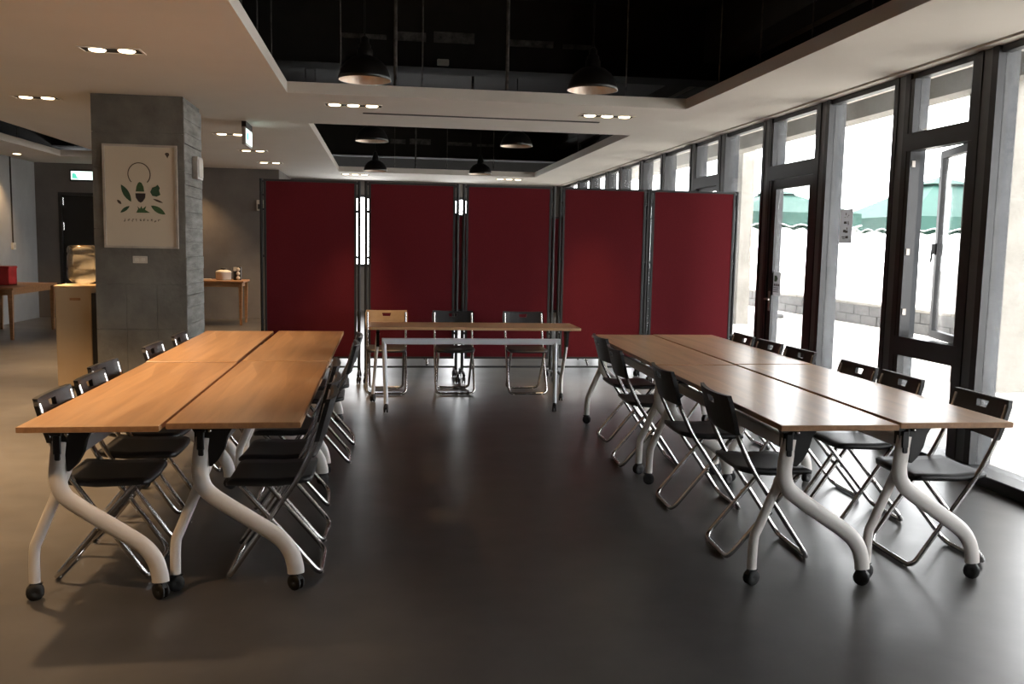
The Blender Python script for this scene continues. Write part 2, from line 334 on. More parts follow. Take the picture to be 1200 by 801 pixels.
# ------------------------------------------------------------ window wall on the right
INT = [(.8,2.0,'D'),(2.0,3.2,'F'),(3.2,4.25,'W'),(4.25,5.48,'F'),(5.48,6.45,'O'),(6.45,7.68,'F'),
       (7.68,8.87,'D'),(8.87,10.10,'F'),(10.10,11.12,'W'),(11.12,12.34,'F'),(12.34,13.44,'D'),(13.44,14.64,'F'),(14.64,15.6,'W'),(15.6,16.8,'F'),(16.8,17.9,'D'),(17.9,19.5,'F')]
ZT = 2.79; ZS = .075; HM = .105
for y0, y1, t in INT:
    e = struct(empty(win_name(), (XW, y0, 0)))
    e['label'] = {'F': 'tall fixed window pane in the right-hand glass wall', 'W': 'transom window unit in the right-hand glass wall', 'O': 'window unit with its sash pushed open outwards', 'D': 'glass door unit in the right-hand glass wall'}[t]
    L = y1-y0
    # mullion at the near end: dark fins with a grey aluminium post between and behind
    mu = MB().box(.0, .09, -HM, -.045, ZS, ZT).box(.0, .09, .05, HM, ZS, ZT).build('mullion', 'framedark', e)
    MB().box(.008, .05, -.045, .05, ZS, ZT).build('post', 'alu_in', mu)
    MB().box(.05, .17, -.045, .05, ZS, ZT).box(.09, .17, -HM+.02, -.045, ZS, ZT).build('outer_post', 'alu_darkened', mu)
    a, c = HM, L-HM
    MB().rbox(-.10, .16, -HM, L-HM, 0, ZS, .006, 1).build('sill', 'framedark', e)
    MB().box(.02, .09, a, c, ZT-.045, ZT).build('head', 'framedark', e)
    if t == 'F':
        MB().box(.05, .058, a, c, ZS, ZT-.045).build('pane', 'glass', e)
    elif t in 'WO':
        f = MB().box(.0, .09, a, c, 2.22, 2.35).box(.0, .09, a, c, .70, .84)
        for yy in ((a, a+.05), (c-.05, c)): f.box(.005, .085, yy[0], yy[1], ZS, ZT-.045)
        f.build('frame', 'framedark', e)
        MB().box(.05, .058, a+.05, c-.05, 2.35, ZT-.045).build('pane', 'glass', e); MB().box(.05, .058, a+.05, c-.05, ZS, .70).build('pane', 'glass', e)
        # sash hinged on the near jamb
        s = empty('sash', (.06, a+.05, .84)); s.parent = e; s.rotation_euler = (0, 0, -math.radians(17) if t == 'O' else 0)
        SL = c-a-.10
        frame_boxes(MB(), 0, SL, 0, 1.38, .055, -.02, .025).build('sash_frame', 'framedark', s)
        MB().box(-.003, .005, .055, SL-.055, .055, 1.325).build('pane', 'glass', s)
        MB().box(-.05, -.02, SL-.04, SL-.015, .62, .70).tube([(-.045, SL-.03, .66), (-.05, SL-.03, .56)], .008, 6).build('handle', 'blackm', s)
        if t == 'O':
            for z in (1.0, 1.45, 2.1): MB().rbox(.015, .045, c-.058, c-.05, z, z+.05, .002, 1).build('strike_plate', 'steelbox', e)
    else:
        f = MB().box(.0, .09, a, c, 2.17, 2.31)
        for yy in ((a, a+.04), (c-.04, c)): f.box(.005, .085, yy[0], yy[1], ZS, ZT-.045)
        f.build('frame', 'framedark', e)
        MB().box(.05, .058, a+.04, c-.04, 2.31, ZT-.045).build('pane', 'glass', e)
        d = empty('door_leaf', (.04, a+.045, ZS+.005)); d.parent = e
        DL = c-a-.09
        q = frame_boxes(MB(), 0, DL, 0, 2.085, .09, -.02, .03); q.box(-.02, .03, .09, DL-.09, .09, .18); q.build('leaf_frame', 'framedark', d)
        MB().box(.0, .008, .09, DL-.09, .18, 1.995).build('pane', 'glass', d)
        MB().rbox(-.03, -.02, DL-.075, DL-.035, .78, .98, .004, 1).tube([(-.03, DL-.055, .9), (-.075, DL-.055, .9), (-.075, DL-.16, .9)], .009, 8).build('handle', 'steelbox', d)
struct(MB().box(XW, XW+.24, YF, .8-HM, 0, ZC).build('wall_right', 'wall'), 'grey wall before the windows begin')
struct(MB().box(XW, XW+.22, 19.4, YR, 0, ZT).build('trim_2', 'framedark'))

# notices on the glass
n = empty('window_notice', (XW+.045, 7.26, 1.54)); tag(n, 'narrow white vertical paper notice taped to the tall fixed pane', 'notice')
MB().box(0, .002, -.105, .105, 0, .29).build('sheet', 'whitepaper', n)
for k, z in enumerate((.235, .165, .095, .035)):
    g = MB()
    for j in range(5):
        yy = random.uniform(-.05, .03); zz = z+random.uniform(-.02, .02)
        g.box(-.001, 0, yy, yy+random.choice((.012, .045)), zz, zz+random.choice((.006, .02)))
    g.build('character', 'ink', n)
n = empty('door_notice', (XW+.035, 8.56, 1.02)); tag(n, 'small white notice with a green square mark on the glass door', 'notice')
MB().box(0, .002, -.10, .10, 0, .235).build('sheet', 'whitepaper', n)
MB().prism([(-.005, .14), (.045, .14), (.045, .20), (-.005, .20), (-.035, .17)], 'x', -.001, 0).build('green_mark', 'leaf', n)
for k in range(4): MB().box(-.001, 0, .05-.035*k-.024, .05-.035*k, .095, .118).build('character', 'ink', n)
for z in (.075, .055, .035): MB().box(-.001, 0, -.06, .06, z, z+.006).build('text_line', 'slot', n)

# ------------------------------------------------------------ outdoors
struct(MB().box(4.10, 60, -25, 90, -.25, -.03).build('ground', 'ext_ground'), 'pale paving outside the windows')
struct(MB().box(3.98, 6.75, -6, 24, 3.56, 3.8).box(6.45, 6.75, -6, 24, 3.30, 3.56).build('overhang', 'ext_conc'), 'concrete overhang outside the windows')
for y, l in ((1.0, None), (8.87, 'pale concrete column outside beyond the window end'), (17.42, 'pale concrete column outside behind the red screens')):
    c = struct(MB().box(*((6.62, 7.25) if y < 15 else (7.1, 7.36)), y, y+(.8 if y < 15 else .45), -.03, 3.56).build('exterior_column', 'ext_conc'), l)
gw = struct(empty('garden_wall', (9.95, 15, -.03)), 'low grey stone wall across the paving')
MB().box(0, .28, -12, 45, 0, .40).build('core', 'stone', gw)
cap = MB().rbox(-.03, .31, .01, 1.19, .40, .46, .008, 1).mesh('coping_stone', 'ext_conc')
blk = MB().rbox(-.025, .0, .008, .592, .005, .195, .006, 1).mesh('stone_block', 'stone')
for k in range(24):
    share('coping_stone', cap, gw, (0, -4+1.2*k, 0))
for k in range(40):
    for r in range(2): share('stone_block', blk, gw, (random.uniform(-.01, .005), -1+.6*k+.3*r, .2*r))
def umbrella(loc, half, zb, h, label, rz=0):
    e = empty('patio_umbrella', loc, rz); tag(e, label, 'umbrella', 'green patio umbrellas outside the windows')
    MB().tube([(0, 0, 0), (0, 0, zb+.35+h)], .03, 10).build('pole', 'whitecloth', e)
    MB().lathe([(0, 0), (.32, 0), (.32, .07), (.06, .1), (.03, .3)], n=20).build('base', 'stone', e)
    c4 = [(-half, -half), (half, -half), (half, half), (-half, half)]; zt = zb+.32; b = MB()
    for i in range(4):
        a, d = c4[i], c4[(i+1) % 4]; s = .22
        b.add([(*a, zt), (*d, zt), (d[0]*s, d[1]*s, zt+h*.78), (a[0]*s, a[1]*s, zt+h*.78)], [(0, 1, 2, 3)])
    b.build('canopy', 'awning', e)
    b = MB()
    for i in range(4):
        a, d = c4[i], c4[(i+1) % 4]; s = .3
        b.add([(a[0]*s, a[1]*s, zt+h*.80), (d[0]*s, d[1]*s, zt+h*.80), (0, 0, zt+h)], [(0, 1, 2)])
    b.build('top_vent', 'awning', e)
    for i in range(4):
        a, d = Vector(c4[i]), Vector(c4[(i+1) % 4]); b = MB(); N = 42; up = []; lo = []
        for k in range(N+1):
            p = a.lerp(d, k/N); z = zb + .07*abs(math.cos(k/N*math.pi*6)); up.append((p.x, p.y, zt)); lo.append((p.x*1.005, p.y*1.005, z))
        b.add(up+lo, [(k, k+1, N+2+k, N+1+k) for k in range(N)]); va = b.build('valance', 'awning', e)
        MB().tube([(x*1.003, y*1.003, z) for x, y, z in lo], .013, 5).build('edge_binding', 'whitecloth', va)
umbrella((8.7, 19.4, -.03), 1.35, 2.0, .55, 'green umbrella with scalloped edge seen through the glass door')
umbrella((12.3, 18.8, -.03), 1.65, 1.95, .95, 'green umbrella with scalloped edge seen through the open window sash')

# ------------------------------------------------------------ concrete pillar with its fittings
px0, px1, py0, py1 = -2.705, -1.875, 9.0, 9.82
pil = struct(MB().box(px0+.012, px1-.012, py0+.012, py1-.012, 0, ZC).build('pillar', 'concrete'), 'square grey board-formed concrete pillar')
rows = [0, .6, 1.03, 1.55, 2.12, 2.45, ZC]
for i in range(len(rows)-1):
    z0, z1 = rows[i]+.002, rows[i+1]-.002
    cuts = [px0, -2.43, -2.15, px1] if i in (0, 1) else ([px0, -2.15, px1] if i in (3,) else [px0, px1])
    for j in range(len(cuts)-1):
        MB().rbox(cuts[j]+.0015, cuts[j+1]-.0015, py0, py0+.02, z0, z1, .002, 1).build('formwork_panel', 'concrete', pil)
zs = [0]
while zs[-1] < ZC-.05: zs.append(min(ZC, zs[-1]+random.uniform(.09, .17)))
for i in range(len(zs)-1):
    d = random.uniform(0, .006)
    MB().rbox(px1-.02, px1+d, py0+.004, py1, zs[i]+.0015, zs[i+1]-.0015, .003, 1).build('formwork_board', 'lit_boards', pil)
# poster
ps = empty('framed_poster', (-2.272, py0, 1.375)); tag(ps, 'framed beige botanical poster hanging on the concrete pillar', 'poster')
PW, PH = .335, .965
fr = MB().box(-PW, -PW+.02, -.03, 0, 0, PH).box(PW-.02, PW, -.03, 0, 0, PH).box(-PW+.02, PW-.02, -.03, 0, 0, .02).box(-PW+.02, PW-.02, -.03, 0, PH-.02, PH)
fr.build('picture_frame', 'picframe', ps)
MB().box(-PW+.02, PW-.02, -.012, 0, .02, PH-.02).build('sheet', 'paper', ps)
def pp(px, py): return ((px-164.5)/130*.9985, (290.5-py)/121.3*.965)     # print layout on the sheet, in sheet units
def printed(name, pts, m, y=-.0135): return MB().prism([pp(*q) for q in pts], 'y', y, -.0118).build(name, m, ps)
ring = [(163+13*math.cos(a), 203.5+13*math.sin(a)*1.02) for a in [math.radians(-225+270*k/28) for k in range(29)]]
MB().tube([(pp(*q)[0], -.0125, pp(*q)[1]) for q in ring], .0045, 6).build('printed_ring', 'ink', ps)
printed('printed_dome', [(158.5, 223.8), (159.5, 218), (161.5, 213.8), (163.5, 212.5), (165.8, 213.8), (167.8, 218), (168.6, 223.8)], 'leaf')
printed('printed_bowl', [(158, 225.8), (170, 225.8), (169.6, 231), (166.5, 235.5), (164, 236.8), (161.5, 235.5), (158.5, 231)], 'shell')
def leaf(a, b, w_):
    ax, ay = a; bx, by = b; dx, dy = bx-ax, by-ay; l = math.hypot(dx, dy); nx, ny = -dy/l, dx/l; up = []; dn = []
    for k in range(9):
        t = k/8; ww = w_*math.sin(math.pi*t)**.8; up.append((ax+dx*t+nx*ww, ay+dy*t+ny*ww)); dn.append((ax+dx*t-nx*ww, ay+dy*t-ny*ww))
    return up + dn[-2:0:-1]
for a, b_, w_, m in (((141.5, 216), (153, 236), 3.6, 'leafd'), ((136.5, 234), (141.5, 239), 1.6, 'ink'), ((140, 249), (151, 241), 2.0, 'leafd'), ((178.5, 232), (190.5, 236.5), 1.2, 'ink'), ((176, 240), (193, 250), 3.4, 'leaf')):
    printed('printed_leaf', leaf(a, b_, w_), m)
printed('printed_leaf', [(175.5, 224), (178, 219), (182, 217.5), (184.5, 215.2), (187, 219), (186, 222), (187.5, 227), (183, 229.3), (178, 228.5)], 'leafd')
printed('printed_grass', [(158.5, 248.6), (161, 244), (160, 241), (163, 244), (165, 240.5), (166, 244), (170.5, 240.5), (169, 245), (175, 248.6)], 'leaf')
for k in range(10):
    x = 144 + k*4.45; g = MB()
    for j in range(4):
        ax = x+random.uniform(0, 1.2); ay = 255.7+random.uniform(0, 2.4); dw, dh = random.choice(((1.8, .55), (.55, 1.7)))
        p0, p1 = pp(ax, ay+dh), pp(ax+dw, ay); g.box(p0[0], p1[0], -.0135, -.0118, p0[1], p1[1])
    g.build('printed_character', 'ink', ps)
printed('printed_emblem', [(193.5, 179), (195, 177.5), (198, 177.6), (199, 180), (197.5, 182), (196.6, 184.3), (195.6, 182)], 'ink')
# switch plate and side box
sw = empty('wall_outlet', (-2.294, py0, 1.266)); tag(sw, 'ivory outlet plate on the pillar below the poster', 'outlet')
MB().rbox(-.066, .066, -.012, 0, -.034, .034, .004).build('plate', 'plate', sw)
for x in (-.03, .03): MB().rbox(x-.018, x+.018, -.015, -.011, -.014, .014, .002, 1).build('socket', 'enamel', sw)
bx = empty('control_box', (px1+.006, 9.45, 2.17)); tag(bx, 'silver control box on the window side of the pillar', 'control box')
MB().rbox(0, .055, -.13, .13, -.11, .11, .006).build('housing', 'steelbox', bx); MB().rbox(.054, .062, -.105, .105, -.085, .085, .003, 1).build('cover', 'plate', bx)

# ------------------------------------------------------------ ceiling lamps
WARM = (1.0, .64, .33)
def downlight(x, y, n, label, power, cone=95):
    e = empty('recessed_downlight', (x, y, ZC)); tag(e, label, 'ceiling light', 'recessed downlights in the dropped ceiling')
    W = .085+.115*n/1 if n > 1 else .085
    W = {1: .07, 2: .20, 3: .27}[n]
    if n == 1: MB().lathe([(.05, -.004), (.07, -.006), (.075, 0), (.05, 0)], n=20).build('trim_ring', 'enamel', e)
    else:
        f = MB(); f.box(-W, W, -.085, .085, -.003, .0).build('recess', 'void', e)
        MB().box(-W-.012, W+.012, -.097, -.083, -.008, 0).box(-W-.012, W+.012, .083, .097, -.008, 0).box(-W-.012, -W, -.083, .083, -.008, 0).box(W, W+.012, -.083, .083, -.008, 0).build('trim_frame', 'ceiling', e)
    xs = {1: [0], 2: [-.10, .10], 3: [-.18, 0, .18]}[n]
    for xx in xs:
        MB().lathe([(0, -.012), (.052, -.011), (.06, -.003), (.06, -.001)], c=(xx, 0, 0), n=18).build('lamp', 'spotlit', e)
    ld = bpy.data.lights.new('downlight_beam', 'SPOT'); ld.energy = power*SPOT; ld.color = WARM; ld.spot_size = math.radians(cone); ld.spot_blend = 1.0 if cone < 60 else .7; ld.shadow_soft_size = .05
    lo = bpy.data.objects.new('downlight_beam', ld); COL.objects.link(lo); lo.parent = e; lo.location = (0, 0, -.03)
    return e
P2 = 300
downlight(-1.93, 6.95, 2, 'twin-lamp recessed downlight nearest the camera, above the left tables', P2)
downlight(-3.32, 9.43, 2, 'twin-lamp recessed downlight left of the concrete pillar', P2*3.0, 88)
downlight(-1.93, 11.95, 2, 'twin-lamp recessed downlight beside the hanging exit sign', P2)
downlight(-1.93, 14.0, 2, 'twin-lamp recessed downlight just below the hanging exit sign', P2)
downlight(-1.93, 16.0, 2, 'twin-lamp recessed downlight deepest in the row before the back wall', P2)
downlight(-.30, 9.10, 3, 'triple-lamp recessed downlight between the two ceiling openings, left one', P2*1.0, 52)
downlight(2.25, 9.14, 3, 'triple-lamp recessed downlight between the two ceiling openings, right one', P2*1.0, 52)
downlight(-.56, 18.05, 3, 'triple-lamp recessed downlight above the second red screen, far away', 60)
downlight(2.49, 18.15, 3, 'triple-lamp recessed downlight above the third red screen, far away', 60)
downlight(-5.9, 15.8, 1, 'single round downlight near the grey left wall', 110)
downlight(-3.45, 17.0, 1, 'single round downlight washing the back wall right of the pillar', 110)
downlight(-1.93, 4.9, 2, 'twin-lamp recessed downlight overhead on the left, out of view', P2*1.3)
downlight(-1.93, 2.6, 2, 'twin-lamp recessed downlight overhead beside the camera, out of view', P2*.6)
downlight(-3.32, 7.2, 2, 'twin-lamp recessed downlight above the left aisle, out of view', P2*3.0, 88)
downlight(-3.32, 5.2, 2, 'twin-lamp recessed downlight above the left aisle nearer, out of view', P2*3.0, 88)
downlight(-3.32, 11.95, 2, 'twin-lamp recessed downlight hidden behind the pillar head', P2*3.0, 88)

def pendant(x, y, label):
    e = empty('pendant_lamp', (x, y, 2.745)); tag(e, label, 'pendant lamp', 'black dome pendant lamps in the ceiling openings')
    MB().lathe([(.205, 0), (.21, .0), (.203, .03), (.185, .085), (.15, .135), (.10, .172), (.062, .185), (.06, .19)], n=32).build('shade', 'lampblack', e)
    MB().lathe([(.205, .001), (.198, .03), (.18, .083), (.146, .131), (.097, .166), (.0, .178)], n=32).build('shade_lining', 'lining', e)
    MB().lathe([(.062, .183), (.062, .235), (.05, .25), (.05, .27), (.034, .29), (.034, .32), (.014, .345), (0, .345)], n=20).build('lamp_cap', 'lampblack', e)
    MB().lathe([(0, .055), (.02, .06), (.032, .085), (.028, .115), (.016, .14), (.016, .18)], n=14).build('bulb', 'enamel', e)
    MB().tube([(0, 0, .34), (0, 0, 1.255)], .007, 6).build('cord', 'lampblack', e)
pendant(-.156, 7.4, 'black dome pendant lamp hanging front left in the near opening')
pendant(1.69, 7.4, 'black dome pendant lamp hanging front right in the near opening')
pendant(-.155, 11.7, 'black dome pendant lamp in the far opening, front left')
pendant(1.69, 11.7, 'black dome pendant lamp in the far opening, front right')
pendant(-.155, 16.4, 'black dome pendant lamp deep in the far opening, back left')
pendant(1.72, 16.4, 'black dome pendant lamp deep in the far opening, back right')

# exit signs
e = empty('exit_sign', (-5.42, YB, 2.51)); tag(e, 'lit green and white exit sign above the black door', 'exit sign')
MB().rbox(-.215, .215, -.05, 0, -.03, .18, .006, 1).build('housing', 'blackm', e); MB().box(-.19, .19, -.054, -.049, 0, .15).build('lit_face', 'exitlit', e)
MB().prism([(-.17, .02), (-.05, .02), (-.09, .05), (-.10, .09), (-.14, .12), (-.17, .10)], 'y', -.057, -.053).build('green_figure', 'exitgreen', e)
e = empty('hanging_exit_sign', (-1.56, 10.62, ZC)); tag(e, 'lit exit sign hanging edge-on from the ceiling right of the pillar', 'exit sign')
MB().box(-.025, .025, -.02, .45, -.07, -.0).build('hanger', 'blackm', e)
MB().rbox(-.022, .022, -.03, .46, -.26, -.06, .006, 1).build('housing', 'steelbox', e); MB().box(.021, .026, -.005, .435, -.24, -.08).build('lit_face', 'exitlit', e)
MB().box(.0255, .028, .02, .15, -.20, -.12).build('green_figure', 'exitgreen', e)

# ------------------------------------------------------------ red partition screens
def caster_mesh(r=.034, s=1.0):
    b = MB(); b.lathe([(0, -.006), (r*.4, -.011), (r, -.010), (r, -.002), (r*.5, 0)], c=(0, -.006, r), n=14, axis='y')
    b.lathe([(0, .006), (r*.4, .011), (r, .010), (r, .002), (r*.5, 0)], c=(0, .006, r), n=14, axis='y')
    b.rbox(-.012, .012, -.004, .004, r*.8, r*2+.012, .002, 1); b.lathe([(.011, r*2), (.013, r*2+.005), (.013, r*2+.022), (0, r*2+.024)], n=10); b.prism([(-.03, r*1.5), (0, r*1.2), (.03, r*2.0), (-.01, r*2.2)], 'y', -.008, .008)
    return b.mesh('caster', 'rubber')
CAST = caster_mesh(); CAST_S = caster_mesh(.026)
YP = 9.70
def screen(x0, x1, label):
    W = x1-x0; e = empty('partition_screen', ((x0+x1)/2, YP, 0)); tag(e, label, 'partition screen', 'red felt partition screens across the room')
    h = W/2; z0, z1 = .235, 2.105
    MB().rbox(-h+.02, h-.02, -.014, .014, z0+.02, z1-.02, .003, 1).build('felt_panel', 'red', e)
    MB().box(-h, -h+.024, -.02, .02, z0, z1).box(h-.024, h, -.02, .02, z0, z1).box(-h+.024, h-.024, -.02, .02, z0, z0+.022).box(-h+.024, h-.024, -.02, .02, z1-.022, z1).build('frame', 'rubber', e)
    for s in (-1, 1):
        p = MB().tube([(s*(h+.026), 0, .09), (s*(h+.026), 0, z1+.005)], .017, 8).build('post', 'rubber', e)
        for z in (.5, 1.3, 1.78, 1.93, 2.07): MB().rbox(min(s*(h-.01), s*(h+.04)), max(s*(h-.01), s*(h+.04)), -.013, .013, z, z+.025, .003, 1).build('clamp', 'blackm', p)
        f = MB().tube(fillet([(s*(h+.026), -.27, .085), (s*(h+.026), -.2, .1), (s*(h+.026), .2, .1), (s*(h+.026), .27, .085)], .05), .016, 8).build('foot', 'blackm', e)
        for y in (-.25, .25): share('caster', CAST, f, (s*(h+.026), y, 0), (0, 0, math.pi/2+s*.2))
    MB().box(-h-.02, h+.02, -.012, .012, .135, .155).build('lower_rail', 'blackm', e)
screen(-1.235, -.285, 'first red partition screen from the left, next to the back wall')
screen(-.161, .756, 'second red partition screen from the left, behind the chair tinted tan for warm light')
screen(.874, 1.801, 'middle red partition screen, behind the right part of the front desk')
screen(1.924, 2.851, 'fourth red partition screen from the left, behind the right-hand tables')
screen(2.929, 3.88, 'rightmost red partition screen, reaching the window wall')
# red board parked behind
e = empty('mobile_board', (1.5, 11.0, 0)); tag(e, 'red board parked behind the screens, glimpsed through their gaps', 'board')
MB().rbox(-.95, .95, -.015, .015, .68, 1.81, .004, 1).build('felt_panel', 'red', e)
MB().box(-.97, -.95, -.02, .02, .66, 1.83).box(.95, .97, -.02, .02, .66, 1.83).box(-.95, .95, -.02, .02, .66, .68).box(-.95, .95, -.02, .02, 1.81, 1.83).build('frame', 'blackm', e)
for s in (-1, 1):
    MB().tube([(s*.985, 0, .08), (s*.985, 0, 1.83)], .012, 8).tube([(s*.985, -.28, .03), (s*.985, -.2, .08), (s*.985, .2, .08), (s*.985, .28, .03)], .014, 8).build('leg', 'chrome', e)

# ------------------------------------------------------------ flip-top tables (local: x across 0..W, y along 0..L)
TW, TL, TH = .52, 1.90, .74
MAIN = [(.120, .66), (.110, .57), (.106, .505), (.124, .445), (.178, .395), (.30, .312), (.415, .232), (.464, .172), (.484, .11), (.488, .072)]
THIN = [(.168, .635), (.128, .535), (.088, .435), (.016, .262), (-.003, .205), (-.007, .072)]
def smooth_path(p2, y):
    P = [Vector((a, y, b)) for a, b in p2]; out = []
    for i in range(len(P)-1):
        p0 = P[max(i-1, 0)]; p1 = P[i]; p2_ = P[i+1]; p3 = P[min(i+2, len(P)-1)]
        for k in range(5):
            t = k/5; out.append(.5*((2*p1)+(p2_-p0)*t+(2*p0-5*p1+4*p2_-p3)*t*t+(3*p1-p0-3*p2_+p3)*t**3))
    out.append(P[-1]); return out
INS = .11
def make_table():
    e = empty('flip_top_table')
    t = MB().rbox(0, TW, 0, TL, TH-.025, TH, .003, 1).build('tabletop', 'wood', e)
    MB().box(-.001, TW+.001, -.001, .0, TH-.023, TH-.002).box(-.001, TW+.001, TL, TL+.001, TH-.023, TH-.002).box(-.001, 0, 0, TL, TH-.023, TH-.002).box(TW, TW+.001, 0, TL, TH-.023, TH-.002).build('edge_band', 'woodedge', t)
    MB().rbox(.145, .175, INS, TL-INS, .585, .645, .006, 1).build('crossbeam', 'grey_paint', e)
    for i, y in enumerate((INS, TL-INS)):
        br = MB().prism([(.068, TH-.026), (.45, TH-.026), (.44, TH-.040), (.235, TH-.046), (.218, TH-.075), (.205, TH-.13), (.18, TH-.175), (.155, TH-.20), (.145, TH-.20), (.14, TH-.12), (.088, TH-.12), (.088, TH-.06)], 'y', y-.012, y+.03).build('bracket', 'blackm', e)
        MB().lathe([(0, -.022), (.008, -.021), (.009, -.012)], c=(.125, y, TH-.052), n=10, axis='y').rbox(.098, .128, y-.024, y-.008, TH-.13, TH-.055, .003, 1).build('pivot_bolt', 'steelbox' if False else 'blackm', br)
        MB().lathe([(0, -.026), (.007, -.025), (.008, -.012)], c=(.150, y, TH-.050), n=10, axis='y').build('screw', 'chrome', br)
        lg = MB().tube(smooth_path(MAIN, y), .035, 12, r2=.020, normal=(0, 1, 0)).build('leg', 'white', e)
        MB().rbox(.103, .125, y-.0225, y-.018, .585, .655, .004, 1).build('leg_insert', 'blackm', lg)
        c = share('caster', CAST, lg, (.488, y, 0), (0, 0, .6 if i else 2.5))
        l2 = MB().tube(smooth_path(THIN, y+.034), .022, 12, r2=.017, normal=(0, 1, 0)).build('leg', 'white', e)
        share('caster', CAST, l2, (-.007, y+.034, 0), (0, 0, 2.9 if i else .35))
    return e
T0 = make_table(); used = [0]
def place_table(x, y, rz, label, group):
    o = T0 if not used[0] else copy_tree(T0)
    used[0] = 1; o.location = (x, y, 0); o.rotation_euler = (0, 0, rz); tag(o, label, 'table', group)
    for ch in o.children:
        if group.endswith('right block') and not ch.name.startswith('tabletop'): ch.location.x = -.035
    return o
gL, gR = 'wood-top tables of the left block', 'wood-top tables of the right block'
place_table(-1.385, 3.60, 0, 'near table on the outer left side of the left block, below the water dispenser', gL)
place_table(-1.395, 5.545, .004, 'far table on the outer left side of the left block, next to the pillar', gL)
place_table(-.850, 3.65, 0, 'near table on the aisle side of the left block', gL)
place_table(-.850, 5.58, -.003, 'far table on the aisle side of the left block, before the first red screen', gL)
RT = -.022
place_table(1.645, 3.49, RT, 'near table on the aisle side of the right block', gR)
place_table(1.645+.0425, 3.49+1.93, RT, 'far table on the aisle side of the right block, pointing at the red screens', gR)
place_table(2.200, 3.52, RT+.006, 'near table on the window side of the right block', gR)
place_table(2.200+.034, 3.52+1.93, RT+.006, 'far table on the window side of the right block', gR)

# front desk with its white inverted-U front frame
e = empty('front_desk', (.815, 7.88, 0)); tag(e, 'long wood-top desk on a white frame facing the camera before the red screens', 'desk')
DH = .945
dt = MB().rbox(-TW/2, TW/2, -DH, DH, TH-.025, TH, .003, 1).build('desktop', 'wood', e); dt.rotation_euler = (0, 0, math.pi/2); dt.location = (0, TW/2, 0)
MB().rbox(-.83, .765, .03, .075, .585, .637, .004, 1).build('front_beam', 'grey_paint', e)
for s, x in ((-1, -.79), (1, .70)):
    lg = MB().tube([(x+s*.02, .052, .60), (x, -.08, .075)], .026, 12, r2=.02, normal=(1, 0, 0)).build('front_leg', 'grey_paint', e)
    share('caster', CAST, lg, (x, -.085, 0), (0, 0, 1.4))
for s, x in ((-1, -.865), (1, .87)):
    MB().prism([(.12, TH-.026), (.42, TH-.026), (.36, TH-.06), (.30, TH-.20), (.25, TH-.20), (.22, TH-.06)], 'x', x-.014, x+.014).build('bracket', 'blackm', e)
    lg = MB().tube(smooth_path([(.27, .66), (.28, .56), (.33, .46), (.43, .30), (.47, .2), (.47, .075)], 0), .022, 12, r2=.016, normal=(0, 1, 0))
    lg.v = [(x+v[1]-(.05 if s < 0 else -.0)*(1-v[2]/.66), v[0], v[2]) for v in lg.v]
    lo = lg.build('rear_leg', 'white', e); share('caster', CAST, lo, (x-(.045 if s < 0 else 0), .47, 0), (0, 0, 1.2))

